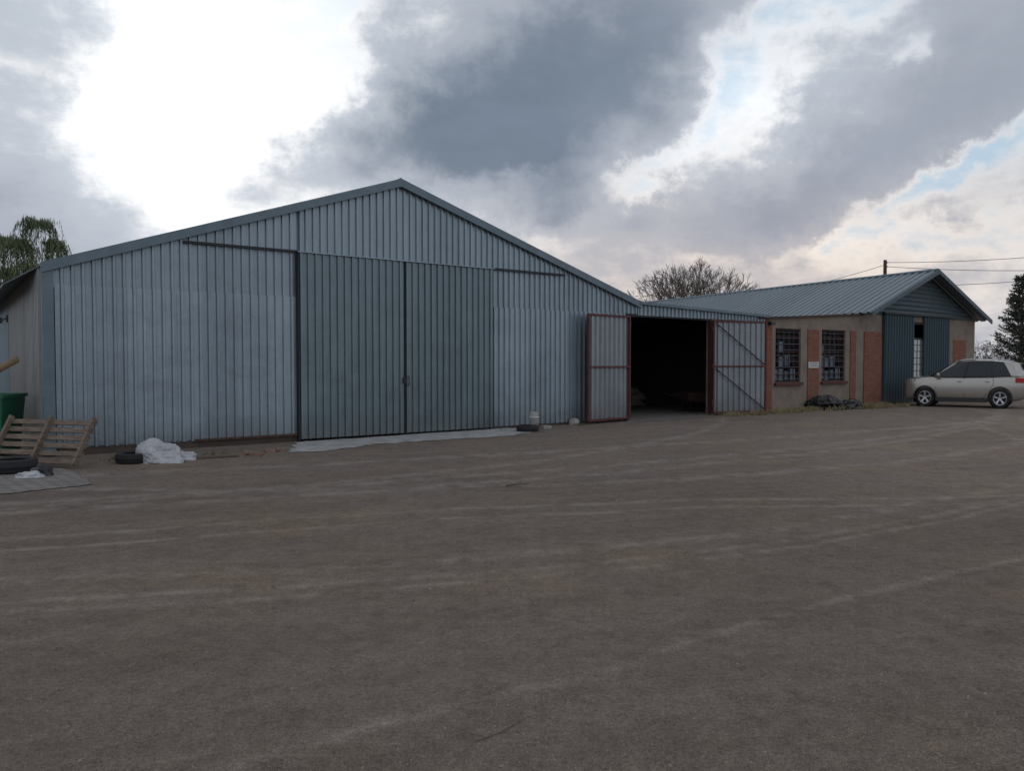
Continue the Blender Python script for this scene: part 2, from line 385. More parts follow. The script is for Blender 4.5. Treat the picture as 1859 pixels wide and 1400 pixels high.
# ------------------------------------------------------------ main shed
sh=thing('corrugated_shed','large grey corrugated metal shed with a wide gable and two closed sliding doors','shed',A,ANG)
sr,zr=L(724,329); _,ze=L(80,474); se,ze2=L(1157,553); SE=se; ZE=(ze+ze2)/2
slope=(zr-ZE)/sr; slope2=(zr-ZE)/(SE-sr)
def roofz(s): return ZE+slope*s if s<sr else zr-slope2*(s-sr)
D1=SS(540); D2=SS(731); D3=SS(890); DT=3.80
GH1=SS(1137); GH2=SS(1288); SEND=SS(1386)
DEPTH=20.0
XA,YA,ZA=Vector((1,0,0)),Vector((0,1,0)),Vector((0,0,1))
front=-YA
b=MB(); rz_=lambda s:roofz(s)-.02
corr(b,(0,0,0),XA,ZA,front,.0,D1+.05,2.86,rz_); corr(b,(0,0,0),XA,ZA,front,D1+.05,D3-.05,DT-.06,rz_); corr(b,(0,0,0),XA,ZA,front,D3-.05,GH1,2.86,rz_); corr(b,(0,0,0),XA,ZA,front,GH1,SE,2.93,rz_)
b.build('upper_cladding',M['zinc_up'],sh)
for a0,a1 in ((.16,SS(322)),(SS(322)+.004,D1+.04),(D3-.04,SS(1063)),(SS(1063)+.004,GH1-.08)):
    b=MB(); corr(b,(0,-.03,0),XA,ZA,front,a0,a1,.13 if a0<D1-.5 else .06,2.92); b.build('lower_cladding',M['zinc_lo'],sh)
b=MB()
for z in (1.55,2.86,.30,):
    for i in range(int(GH1/PER)):
        s=(i+.695)*PER
        if D1<s<D3 or s<.25: continue
        if i%2: continue
        b.box((s-.009,-.084,z-.009),(s+.009,-.066,z+.009))
o=b.build('screws',M['screw'],sh); o['kind']='stuff'
b=MB(); b.box((-.035,-.10,.05),(.14,.0,ZE-.02)); b.build('corner_flashing',M['flash'],sh)
b=MB(); b.box((.2,-.03,0),(D1,.15,.15)); b.build('plinth',M['plinth'],sh)
b=MB(); b.box((D3,-.02,0),(GH1-.08,.15,.07)); b.build('plinth',M['plinth'],sh)
b=MB(); b.box((D1-2.0,-.10,.125),(D1,-.071,.165)); b.build('floor_guide',M['redrust'],sh)
for (s0,s1) in ((-.03,sr),(sr,SE+.05)):
    b=MB(); z0=roofz(s0);z1=roofz(s1) if s1<=SE else ZE-slope2*.05
    hh=.135
    b.hexa([(s0,-.13,z0-hh),(s1,-.13,z1-hh),(s1,-.085,z1-hh),(s0,-.085,z0-hh),(s0,-.13,z0+.025),(s1,-.13,z1+.025),(s1,-.085,z1+.025),(s0,-.085,z0+.025)])
    b.hexa([(s0,-.128,z0+.026),(s1,-.128,z1+.026),(s1,.12,z1+.046),(s0,.12,z0+.046),(s0,-.128,z0+.038),(s1,-.128,z1+.038),(s1,.12,z1+.056),(s0,.12,z0+.056)])
    b.build('verge_flashing',M['flash'],sh)
def slope_roof(name,p0,p1,dep,m,parent,y0=-.1,U=Vector((0,1,0)),period=PER,h=.035):
    p0=Vector((p0[0],0,p0[1]));p1=Vector((p1[0],0,p1[1])); V=(p1-p0); ln=V.length; V.normalize(); N=U.cross(V) ; 
    if N.z<0: N=-N
    N.normalize(); b=MB(); corr(b,p0,U,V,N,y0,dep,0,ln,period,h); return b.build(name,m,parent)
slope_roof('roof',(-.02,ZE-.01),(sr,zr-.01),DEPTH,M['zinc_roof'],sh)
slope_roof('roof',(SE,ZE-.01),(sr,zr-.01),DEPTH,M['zinc_roof'],sh)
b=MB(); b.tube([(sr,-.1,zr+.01),(sr,DEPTH,zr+.01)],.05,8); b.build('ridge_cap',M['flash'],sh)
b=MB()
b.add([(0,-.1,ZE+.01),(-.50,1.15,ZE-.26),(-.50,DEPTH,ZE-.26),(0,DEPTH,ZE+.01),(0,-.1,ZE-.015),(-.50,1.15,ZE-.285),(-.50,DEPTH,ZE-.285),(0,DEPTH,ZE-.015)],
 [(0,1,2,3),(7,6,5,4),(0,4,5,1),(1,5,6,2),(2,6,7,3)]); b.build('eave_overhang',M['flash_dark'],sh)
b=MB(); corr(b,(0,0,0),YA,ZA,-XA,0.0,7.0,.05,ZE-.02,period=.24,h=.075); b.build('side_wall',M['zinc_side'],sh)
b=MB(); corr(b,(-.02,0,0),YA,ZA,-XA,6.98,DEPTH,.05,ZE-.02,period=.24,h=.075); o=b.build('side_wall',M['zinc_side2'],sh); o['label']='bluish rear section of the side wall'
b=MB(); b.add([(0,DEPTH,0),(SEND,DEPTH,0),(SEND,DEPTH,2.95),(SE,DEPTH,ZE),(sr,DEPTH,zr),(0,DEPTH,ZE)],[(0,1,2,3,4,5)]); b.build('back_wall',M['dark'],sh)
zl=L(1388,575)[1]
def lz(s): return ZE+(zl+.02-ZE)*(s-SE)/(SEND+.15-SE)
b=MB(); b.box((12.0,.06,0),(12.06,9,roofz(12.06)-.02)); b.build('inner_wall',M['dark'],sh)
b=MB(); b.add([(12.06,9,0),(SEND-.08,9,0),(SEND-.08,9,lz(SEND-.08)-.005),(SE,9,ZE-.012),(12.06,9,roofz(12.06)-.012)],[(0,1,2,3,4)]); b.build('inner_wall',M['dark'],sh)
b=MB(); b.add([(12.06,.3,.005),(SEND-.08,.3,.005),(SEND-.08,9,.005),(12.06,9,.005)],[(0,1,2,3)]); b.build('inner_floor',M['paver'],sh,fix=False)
b=MB()
p0=Vector((SEND+.15,0,zl+.02));p1=Vector((SE,0,ZE+.0)); V=(p1-p0);ln=V.length;V.normalize(); N=YA.cross(V); N=N if N.z>0 else -N
corr(b,p0,YA,V,N,-.12,DEPTH,0,ln,PER,.03); b.build('lean_to_roof',M['zinc_roof'],sh)
b=MB(); corr(b,(0,-.02,0),XA,ZA,front,SE,SEND,2.90,lambda s:lz(s)-.0); b.build('lean_to_fascia',M['zinc_up'],sh)
b=MB(); b.hexa([(SE,-.15,lz(SE)-.05),(SEND+.15,-.15,zl-.03),(SEND+.15,-.11,zl-.03),(SE,-.11,lz(SE)-.05),(SE,-.15,lz(SE)+.03),(SEND+.15,-.15,zl+.05),(SEND+.15,-.11,zl+.05),(SE,-.11,lz(SE)+.03)]); b.build('lean_to_flashing',M['flash'],sh)
b=MB(); b.box((GH1-.06,-.0,2.86),(GH2+.06,.07,2.94)); b.build('lintel',M['rail'],sh)
b=MB(); b.box((GH2+.08,0.0,0),(SEND-.35,.2,2.93)); b.build('front_wall',M['plaster'],sh)
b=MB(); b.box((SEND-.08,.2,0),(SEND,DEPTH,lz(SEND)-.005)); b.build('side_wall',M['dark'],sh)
for s_ in (GH1,GH2):
    b=MB(); b.box((s_-.045,-.07,0),(s_+.045,.03,2.86)); b.build('gate_post',M['darkred'],sh)
def sliding(a0,a1,z0,z1,m,parent,v=-.11,name='sliding_door'):
    b=MB(); corr(b,(0,v,0),XA,ZA,front,a0,a1,z0,z1); 
    d_=b.build(name,m,parent)
    f=MB()
    for z in (z0+.05,(z0+z1)/2,z1-.05): f.box((a0+.02,v+.008,z-.04),(a1-.02,v+.03,z+.04))
    for s in (a0+.02,a1-.02): f.box((s-.02,v+.009,z0),(s+.02,v+.032,z1))
    f.build('door_frame',M['flash_dark'],d_); return d_
dl=sliding(D1,D2-.02,.05,DT,M['zinc_door'],sh); dr=sliding(D2+.02,D3,.05,DT-.005,M['zinc_door'],sh)
b=MB(); b.box((D1-.030,-.155,.03),(D1-.004,-.04,DT+.02)); b.build('dark_slit_bar',M['rail'],dl)  # dark bar standing in for the dark slit along the left leaf
b=MB(); b.box((D2-.019,-.128,.03),(D2+.019,-.075,DT)); b.build('dark_slit_bar',M['seam'],dr)  # near-black bar standing in for the shaded gap between the leaves
zk=L(733,690)[1]
b=MB(); b.box((D2-.07,-.185,zk-.07),(D2-.01,-.160,zk+.07)); b.tube([(D2+.05,-.15,zk+.10),(D2+.06,-.19,zk+.05),(D2+.06,-.19,zk-.08),(D2+.05,-.15,zk-.13)],.010,6); b.build('door_latch',M['rail'],dr)
for a0,a1 in ((SS(335),D1),(D3,SS(1022))):
    b=MB(); b.box((a0,-.10,DT+.0),(a1,-.045,DT+.045)); b.build('door_rail',M['rail'],sh)
b=MB(); b.box((D1-.03,-.17,DT+.004),(D3+.03,-.035,DT+.025)); b.build('door_hood',M['zinc_up'],sh)
def gate(px_h,end,label,brace):
    h=Vector((px_h,-.10,0)); e=toL(end); e.z=0; ln=(e-h).length; a=math.atan2(e.y-h.y,e.x-h.x)
    b=MB(); z0,z1=.07,2.86
    fy=-1 if brace else 1
    gy=.03*fy
    for x in (.025,ln-.025): b.box((x-.025,gy-.03,z0),(x+.025,gy+.03,z1))
    for z in (z0+.025,1.48,z1-.025): b.box((.04,gy-.028,z-.025),(ln-.04,gy+.028,z+.025))
    g_=b.build('hinged_gate',M['red'],sh); g_.location=h; g_.rotation_euler=(0,0,a); g_['label']=label
    s_=MB(); corr(s_,(0,gy-.0*fy,0),XA,ZA,Vector((0,-fy,0)),.01,ln-.01,z0+.01,z1-.01,.2,.04,prof=[(0,0),(.10,0),(.2,1),(.8,1),(.9,0)]); s_.build('gate_sheet',M['zinc_gate'],g_)
    if brace:
        y=gy+.032*fy
        for p_,q_ in (((.08,y,z1-.08),(ln-.08,y,1.53)),((.08,y,1.42),(ln-.08,y,z0+.1))):
            c=MB(); c.bar(p_,q_,.045,.012); c.build('gate_brace',M['darkred'],g_)
    for z in (.4,1.5,2.6):
        c=MB(); c.tube([(-.01,gy,z-.07),(-.01,gy,z+.07)],.022,8); c.build('hinge',M['redrust'],g_)
    return g_
gate(GH1,G(1065,771),'open left gate leaf folded back on the shed wall',False)
gate(GH2,G(1389,752),'open right gate leaf with two diagonal braces',True)
# ------------------------------------------------------------ brick building
bb=thing('brick_building','long brick and plaster workshop with grey ribbed gable roof and two barred windows','building',A,ANG)
zbt0=L(1390,580)[1]; s_t=SS(1557)
s_w0=SEND-.35
sA,zA=L(1678,494); sL,zL=L(1557,571); sRt,zRt=L(1774,583); zEv=(zL+zRt)/2
def topz(s): return zbt0+(zL-.02-zbt0)*min(1,max(0,(s-s_w0)/(s_t-s_w0)))
def wall(b,s0,s1,v0,v1,holes,tz):
    cuts=sorted(set([s0,s1]+[h[0] for h in holes]+[h[1] for h in holes]))
    for a,c in zip(cuts,cuts[1:]):
        hs=[h for h in holes if h[0]<=a+1e-6 and h[1]>=c-1e-6]
        segs=[]
        if hs:
            h=hs[0]
            if h[2]>0: segs.append((0,0,h[2],h[2]))
            segs.append((h[3],h[3],tz(a),tz(c)))
        else: segs.append((0,0,tz(a),tz(c)))
        for za,zb,zc,zd in segs:
            b.hexa([(a,v0,za),(c,v0,zb),(c,v1,zb),(a,v1,za),(a,v0,zc),(c,v0,zd),(c,v1,zd),(a,v1,zc)])
w1=(SS(1407),SS(1453),.93,2.72); w2=(SS(1491),SS(1534),.93,2.74)
SG1=SS(1768)
b=MB(); wall(b,s_w0,SS(1566),0,.22,[w1,w2],topz); b.build('window_wall',M['plaster'],bb)
dA,dB,dC,dD=SS(1600),SS(1655),SS(1673),SS(1720)
b=MB(); wall(b,SS(1566),SG1,.004,.24,[(dA+.3,dD-.2,0,3.2)],lambda s:3.40); b.build('front_wall',M['plaster'],bb)
for (x0,x1,zb,zt,pr) in ((1388,1399,0,2.95,.05),(1465,1485,0,2.72,.03),(1542,1552,.0,2.74,.03),(1567,1598,0,2.74,.035),(1729,1752,0.3,2.55,.012)):
    b=MB(); b.box((SS(x0),-pr,zb),(SS(x1),.003 if x0<1560 else .0065,zt)); b.build('brick_panel',M['brick'],bb)
b=MB(); b.hexa([(s_w0,-.09,topz(s_w0)-.005),(s_t,-.09,zL-.025),(s_t,.0,zL-.025),(s_w0,.0,topz(s_w0)-.005),(s_w0,-.09,topz(s_w0)+.055),(s_t,-.09,zL+.03),(s_t,.0,zL+.03),(s_w0,.0,topz(s_w0)+.055)]); b.build('fascia',M['darkred'],bb)
b=MB(); b.add([(s_w0,-.05,zbt0+.07),(s_t+1,-.05,zL+.04),(s_t+1,9,zL+.04),(s_w0,9,zbt0+.07)],[(0,1,2,3)]); b.build('low_roof',M['zinc_roof'],bb)
for bx in (((s_w0+.4,5,0),(SS(1566),5.1,3.0)),((SS(1566),.3,0),(SS(1566)+.1,5,3.2)),((s_w0+.40,.25,0),(s_w0+.48,5,2.9))):
    b=MB(); b.box(*bx); b.build('inner_wall',M['dark'],bb)
def window(wd,k):
    s0,s1,z0,z1=wd; b=MB(); v=.09
    for s in (s0,s1-.05): b.box((s,v-.03,z0),(s+.05,v+.03,z1))
    for z in (z0,z1-.05): b.box((s0+.04,v-.028,z),(s1-.04,v+.028,z+.05))
    for j in range(1,5):
        s=s0+(s1-s0)*j/5; b.box((s-.011,v-.015,z0+.03),(s+.011,v+.01,z1-.03))
    for j in range(1,7):
        z=z0+(z1-z0)*j/7; b.box((s0+.04,v-.013,z-.011),(s1-.04,v+.012,z+.011))
    wn=b.build('window',M['darkred'],bb)
    p=MB(); p.box((s0+.04,v+.031,z0+.04),(s1-.04,v+.036,z1-.04)); p.build('pane',M['glass'],wn)
    q=MB(); q.box((s0-.06,-.09,z0-.09),(s1+.06,.06,z0-.002)); q.build('sill',M['red'],wn)
    for j in range(9):
        z=z0+.12+j*(z1-z0-.24)/8; q=MB(); q.tube([(s0+.05,.03,z),(s1-.05,.03,z)],.008,5); q.build('burglar_bar',M['barpaint'],wn)
    random.seed(k)
    for j in range(4):
        for i in range(3):
            if random.random()<(.0 if i==0 else .45): continue
            a=s0+.08+j*(s1-s0-.16)/4; z=z0+.06+i*.46+random.uniform(-.01,.04) 
            q=MB(); q.box((a,v+.04,z),(a+random.uniform(.22,.28),v+.044,z+random.uniform(.30,.40))); q.build('poster',M['paper'] if random.random()<.75 else M['paper2'],wn)
window(w1,3); window(w2,5)
a,z=L(1466,668); c_,z2=L(1484,657)
b=MB(); b.box((a,-.05,z),(c_,-.034,z2+.0)); pq=b.build('plaque',M['paper'],bb)
for i in range(3): b=MB(); b.box((a+.06,-.054,z+.05+i*.06),(c_-.06,-.0515,z+.07+i*.06)); b.build('lettering',M['print'],pq)
a,z=L(1735,672); c_,z2=L(1751,655)
b=MB(); b.box((a,-.03,z-.05),(c_,-.016,z2)); pq=b.build('poster',M['white'],bb)
b=MB(); b.box((a+.03,-.034,z2-.12),(c_-.03,-.0315,z2-.05)); b.build('poster_heading',M['paper2'],pq)
def tealdoor(a0,a1):
    b=MB(); corr(b,(0,-.07,0),XA,ZA,front,a0,a1,.04,3.42,.2,.035); d_=b.build('sliding_door',M['door_teal'],bb)
    f=MB()
    for s in (a0+.03,a1-.03): f.box((s-.03,-.062,.04),(s+.03,-.03,3.42))
    for z in (.1,1.7,3.36): f.box((a0+.03,-.060,z-.04),(a1-.03,-.032,z+.04))
    f.build('door_frame',M['flash_dark'],d_)
tealdoor(dA,dB); tealdoor(dC,dD)
b=MB(); b.box((dA-.1,-.16,3.43),(dD+.5,-.03,3.50)); b.build('door_rail',M['rail'],bb)
b=MB(); v=.01; z0,z1=.5,2.55; a0,a1=dB-.1,dC+.2
for j in range(5): s=a0+(a1-a0)*j/4; b.box((s-.014,v,z0),(s+.014,v+.02,z1))
for j in range(9): z=z0+(z1-z0)*j/8; b.box((a0,v+.019,z-.014),(a1,v+.03,z+.014))
b.build('inner_grille',M['barpaint'],bb)
b=MB(); b.box((a0,v+.04,.55),(a1,v+.05,2.5)); b.build('daylight_panel',M['white'],bb)  # white panel added to stand in for daylight through the grille
b=MB(); b.box((SS(1566)+.15,3.5,0),(SG1-.21,3.6,3.4)); b.build('inner_wall',M['dark'],bb)
def gz_l(z): return sL+.5+(sA-sL-.5)*(z-3.45)/(zA-.12-3.45)
def gz_r(z): return sRt-.5-(sRt-.5-sA)*(z-3.45)/(zA-.12-3.45)
b=MB(); corr(b,(0,-.03,0),ZA,XA,front,3.40,zA-.13,lambda z:gz_l(max(z,3.45)),lambda z:gz_r(max(z,3.45)),.18,.035,prof=[(0,0),(.25,.7),(.5,1),(.75,.7)]); b.build('gable_cladding',M['dark_clad'],bb)
def slope_u(name,p0,p1,U,dep,m,y0=-.55,period=.30,h=.045):
    return slope_roof(name,p0,p1,dep,m,bb,y0,U,period,h)
Us=Vector((0,1,-.020))
slope_u('roof',(sL,zEv),(sA,zA),Us,16.5,M['zinc_roof']); slope_u('roof',(sRt,zEv),(sA,zA),Us,16.5,M['zinc_roof'])
b=MB(); b.tube([(sA,-.56,zA+.03+.011),(sA,16.5,zA+.03-.33)],.06,8); b.build('ridge_cap',M['flash'],bb)
for (x0,z0,x1,z1) in ((sL-.05,zEv,sA,zA),(sA,zA,sRt+.05,zEv)):
    b=MB(); b.hexa([(x0,-.60,z0-.12),(x1,-.60,z1-.12),(x1,-.555,z1-.12),(x0,-.555,z0-.12),(x0,-.60,z0+.05),(x1,-.60,z1+.05),(x1,-.555,z1+.05),(x0,-.555,z0+.05)]); b.build('verge_flashing',M['flash_dark'],bb)
b=MB(); b.add([(sL+.3,16,0),(SG1,16,0),(SG1,16,3.1),(sA,16,zA-.35),(sL+.3,16,3.1)],[(0,1,2,3,4)]); b.build('back_wall',M['plaster'],bb)
b=MB(); b.box((SG1-.2,.25,0),(SG1,16,3.35)); b.build('side_wall',M['plaster'],bb)
b=MB(); b.box((sL+.4,5.2,0),(sL+.6,16,3.3)); b.build('side_wall',M['plaster'],bb)
# ------------------------------------------------------------ lamps
def flood(name,label,p,rz):
    e=thing(name,label,'lamp',p,rz)
    b=MB(); b.box((-.11,-.16,-.05),(.11,-.06,.05)); b.build('lamp_head',M['blackplastic'],e)
    b=MB(); b.bar((0,-.07,0),(0,.02,.05),.04,.02); b.box((-.05,.0,-.03),(.05,.03,.10)); b.build('bracket',M['rail'],e)
q=AT(11,582,13.9); flood('floodlight','small black lamp fixed to the side wall of the shed',q,ANG+R(90)+R(180))
l_=L(1393,588); pp=A+UX*l_[0]+VX*(-.08); pp.z=l_[1]; flood('floodlight','black floodlight on the brick pillar beside the right gate leaf',pp,ANG)
# ------------------------------------------------------------ slumped cloth and sacks
def crumple(name,m,loc,size,label,cat,seed,amp=.35,freq=1.6,sub=4,group=None,rz=0,fold=.08):
    bm=bmesh.new(); bmesh.ops.create_icosphere(bm,subdivisions=sub,radius=1)
    for v in bm.verts:
        p=v.co.copy(); sd_=Vector((seed*3.1,seed*1.7,seed))
        n=amp*noise.noise(p*freq+sd_)
        q=p+Vector((noise.noise(p*2+sd_),noise.noise(p*2-sd_),0))*.5
        n+=fold*(1-2*abs(noise.noise(q*3.2+sd_)))*1.0+fold*.35*(1-3*abs(noise.noise(q*6.5+sd_)))
        p=p*(1+n); 
        if p.z<0: p.x*=1+.25*min(1,-p.z*2); p.y*=1+.25*min(1,-p.z*2)
        p.z=max(p.z,-.35); v.co=Vector((p.x*size[0],p.y*size[1],(p.z+.35)*size[2]))
    me=bpy.data.meshes.new(name); bm.to_mesh(me); bm.free(); me.materials.append(m)
    me.polygons.foreach_set('use_smooth',[True]*len(me.polygons))
    try: me.set_sharp_from_angle(angle=R(40))
    except: pass
    o=bpy.data.objects.new(name,me); COL.objects.link(o); o.location=loc; o.rotation_euler=(0,0,rz); tag(o,label,cat,group)
    return o
p=G(279,841); crumple('woven_bag',M['whiteplastic'],(p.x,p.y+.15,.0),(.30,.22,.25),'white woven bag slumped on the ground by the shed wall','bag',2,.45,1.1,5,rz=R(-12),fold=.10)
p=G(322,837); crumple('plastic_sheet',M['whiteplastic'],(p.x,p.y+.1,.0),(.20,.14,.11),'low trailing white sheet just right of the taller white bag','sheet',5,.4,1.3,5,fold=.11)
p=G(1505,745); crumple('plastic_sheet',M['blackplastic'],(p.x,p.y+.35,.0),(.60,.38,.33),'black plastic sheeting heaped beneath the second barred window','sheet',9,.3,1.3,5,rz=R(15),fold=.13)
p=G(1550,743); crumple('plastic_sheet',M['blackplastic'],(p.x,p.y+.3,.0),(.50,.32,.22),'lower right end of the black plastic heap near the brick corner','sheet',14,.3,1.3,5,rz=R(25),fold=.13)
p=G(52,868); crumple('cloth_bag',M['whiteplastic'],(p.x,p.y+.03,.012),(.15,.10,.055),'small flattened white bag lying beside the tyre on the paving','bag',12,.5,1.6,4,fold=.15)
p=G(72,864); crumple('cloth_bag',M['blackplastic'],(p.x+.03,p.y-.0,.012),(.13,.10,.10),'small black bag lying against the flattened white bag','bag',13,.4,1.6,4)
p=G(1043,771); crumple('stone',M['stone'],(p.x,p.y,0),(.13,.10,.12),'grey rounded stone left of the open left gate leaf','stone',20,.25,1.5,3)
q0=G(1190,738)
for i in range(9):
    r,cx_=divmod(i,3)
    loc=A+UX*(toL(q0).x-1.1+cx_*.95+(.3 if r%2 else 0))+VX*(toL(q0).y+1.0+.1*r); loc.z=.012+r*.21
    crumple('grain_sack',M['sack'],loc,(.46,.30,.19),'filled woven sack in the pile inside the open gateway','sack',30+i,.14,1.3,3,group='sacks piled inside the open shed bay',rz=ANG+R((i*37)%20-10),fold=.04)
def tyre(label,loc,r=.30,w=.2,rot=(0,0,0)):
    b=MB(); rr=r*.64
    prof=[(rr,-w*.35),(rr+.02,-w*.45),(r*.86,-w*.5),(r*.96,-w*.42),(r,-w*.3),(r-.008,-w*.12),(r,-w*.1),(r,w*.1),(r-.008,w*.12),(r,w*.3),(r*.96,w*.42),(r*.86,w*.5),(rr+.02,w*.45),(rr,w*.35),(rr+.03,w*.3),(rr+.05,0),(rr+.03,-w*.3)]
    b.lathe(prof,(0,0,0),'z',40); o=b.build('tyre',M['rubber'],None,True); o.location=loc; o.rotation_euler=rot; tag(o,label,'tyre'); return o
p=G(8,862); tyre('black car tyre lying flat on the grey paving at the left edge',(p.x,p.y+.2,.11),.31,.2)
p=G(226,843); tyre('worn black tyre lying flat half under the white woven bag',(p.x+.05,p.y+.22,.085),.28,.16)
p=G(958,785); tyre('small black tyre lying flat beside the broken white drum',(p.x,p.y+.2,.075),.26,.15)
e0=G(970,783); e=thing('broken_drum','broken white plastic drum standing beside the small black tyre','drum',(e0.x,e0.y+.15,0))
b=MB(); b.lathe([(.07,0),(.10,.01),(.105,.33),(.095,.44),(.085,.44),(.095,.33),(.09,.02)],(0,0,0),'z',16); b.build('drum_body',M['stone'],e,True)
b=MB(); b.lathe([(.108,.30),(.118,.315),(.108,.33)],(0,0,0),'z',16); b.build('drum_rim',M['white'],e,True)
b=MB(); b.box((-.12,-.1,0),(.1,.1,.07)); o=b.build('loose_block',M['stone']); o.location=G(991,778); o.rotation_euler=(0,0,.5); tag(o,'pale concrete block lying right of the broken white drum','block')
random.seed(11)
for i,(px,py) in enumerate([(437,829),(447,826),(463,827),(479,829),(490,822),(507,820)]):
    b=MB(); L_,W_,H_=(.17,.09,.06) if i%3 else (.10,.08,.05)
    v=[(x*L_/2+random.uniform(-.012,.012),y*W_/2+random.uniform(-.012,.012),z) for z in (0,H_) for x,y in ((-1,-1),(1,-1),(1,1),(-1,1))]
    b.hexa(v); o=b.build('loose_brick',M['loosebrick']); q=G(px,py); o.location=(q.x,q.y,0); o.rotation_euler=(0,0,random.uniform(0,3)); tag(o,'loose reddish brick on the dirt left of the concrete apron','brick','loose bricks left of the concrete apron')
b=MB(); b.bar(G(356,830,.03),G(432,826,.03),.09,.03); o=b.build('timber_plank',M['wood']); tag(o,'thin grey timber plank lying between the white sheet and the bricks','plank')
b=MB(); b.tube([G(918,882,.02),G(935,880,.035),G(962,877,.02)],[.012,.010,.006],6); b.tube([G(935,880,.03),G(948,874,.05)],[.006,.003],5); o=b.build('dry_stick',M['bark']); tag(o,'short dry stick lying alone in the middle of the yard','stick')
b=MB(); b.tube([G(860,1348,.002),G(905,1332,.006),G(945,1310,.002)],[.001,.0025,.001],5); o=b.build('dry_stick',M['bark']); tag(o,'thin dark twig on the dirt nearest the camera','twig')
# ------------------------------------------------------------ pallet
pb=G(140,853); pl=G(-20,846)
dx=(pb-pl); ln=dx.length; e=thing('wooden_pallet','weathered wooden pallet leaning at the shed corner','pallet',(pl.x,pl.y,0),math.atan2(dx.y,dx.x))
leanv=Vector((.04,.36,.66)); LL=leanv.length; lv=leanv.normalized()
nv=XA.cross(lv).normalized()
def pboard(b,x0,x1,a0,a1,n0,n1):
    pts=[]
    for nn in (n0,n1):
        for (x,a) in ((x0,a0),(x1,a0),(x1,a1),(x0,a1)): pts.append(XA*x+lv*a+nv*nn+Vector((0,0,.05)))
    b.hexa(pts)
for x in (.02,ln/2-.03,ln-.06):
    b=MB(); pboard(b,x,x+.045,0,LL+.03,.004,.07); b.build('stringer',M['wood'],e)
for k in range(6):
    a=.03+k*.128; b=MB(); pboard(b,-.02,ln+.0,a,a+.078,-.022,.002); b.build('slat',M['wood'],e)
q=AT(22,720,13.15)
e=thing('waste_bin','green metal waste bin at the left edge behind the pallet','bin',(q.x,q.y,0),ANG*.3)
b=MB(); b.hexa([(-1.5,-.30,.08),(-.06,-.30,.08),(-.06,.45,.08),(-1.5,.45,.08),(-1.55,-.38,1.0),(0,-.38,1.0),(0,.52,1.0),(-1.55,.52,1.0)]); b.build('bin_body',M['green'],e)
b=MB(); b.box((-1.58,-.41,1.002),(.03,-.37,1.06)); b.box((-1.58,.50,1.002),(.03,.55,1.06)); b.box((-.02,-.372,1.003),(.028,.502,1.058)); b.build('bin_rim',M['green'],e)
for x in (-1.3,-.25):
    b=MB(); b.lathe([(.0,-.03),(.08,-.03),(.08,.03),(.0,.03)],(x,-.2,.08),'y',14); b.build('castor',M['rubber'],e)
a=AT(30,653,12.4); c_=AT(-120,735,12.7)
b=MB(); dd=(c_-a); c2=a+dd*((a.z-.0)/max(.01,(a.z-c_.z))); b.tube([a,a.lerp(c2,.5),c2],[.055,.06,.07],12); o=b.build('timber_pole',M['timber_pole'],None,True); tag(o,'round timber pole leaning out at the left edge above the green bin','pole')
q=G(1258,748); e=thing('wheelbarrow','dark wheelbarrow standing just inside the open gateway','wheelbarrow',(q.x,q.y,.01),R(20))
b=MB(); b.hexa([(-.25,-.2,.32),(.3,-.2,.32),(.3,.2,.32),(-.25,.2,.32),(-.42,-.33,.62),(.5,-.33,.62),(.5,.33,.62),(-.42,.33,.62)]); b.build('tray',M['redrust'],e)
for s in (-1,1):
    b=MB(); b.tube([(.72,s*.05,.2),(.0,s*.2,.30),(-.95,s*.28,.62)],.018,6); b.build('handle',M['rail'],e)
    b=MB(); b.tube([(-.2,s*.2,.33),(-.3,s*.24,0.0)],.016,6); b.build('leg',M['rail'],e)
b=MB(); b.lathe([(.10,-.03),(.19,-.04),(.2,0),(.19,.04),(.10,.03)],(.72,0,.2),'y',20); b.build('wheel',M['rubber'],e)
# ------------------------------------------------------------ stuff: gravel, dry grass
random.seed(3); b=MB()
for i in range(26000):
    Y=2.4+15*random.random()**1.7; X=random.uniform(-.72,.72)*Y
    if toL(Vector((X,Y,0))).y>-.2: continue
    if noise.noise(Vector((X*.8,Y*.8,3)))<-.1 and random.random()<.8: continue
    r=random.uniform(.0020,.0048)*(1+.09*Y)*(2.2 if random.random()<.015 else 1); q=random.uniform(0,6.28)
    c_,s_=math.cos(q)*r,math.sin(q)*r; k=random.uniform(.6,1)
    b.add([(X+c_,Y+s_,0),(X-s_*k,Y+c_*k,0),(X-c_,Y-s_,0),(X+s_*k,Y-c_*k,0),(X+r*.2,Y,r*random.uniform(.5,1.1))],[(0,1,4),(1,2,4),(2,3,4),(3,0,4)])
gm,t2,bs_,oc=newmat('pebbles'); f,_=t2.noise(oc,14,2); t2.put(bs_.inputs['Base Color'],t2.ramp(f,[(.32,(.13,.105,.088)),(.5,(.25,.205,.17)),(.72,(.39,.335,.29))])); bs_.inputs['Roughness'].default_value=.95; bs_.inputs['Specular IOR Level'].default_value=.1
o=b.build('gravel',gm,fix=False); tag(o,'fine loose gravel scattered over the dirt yard','gravel',kind='stuff')
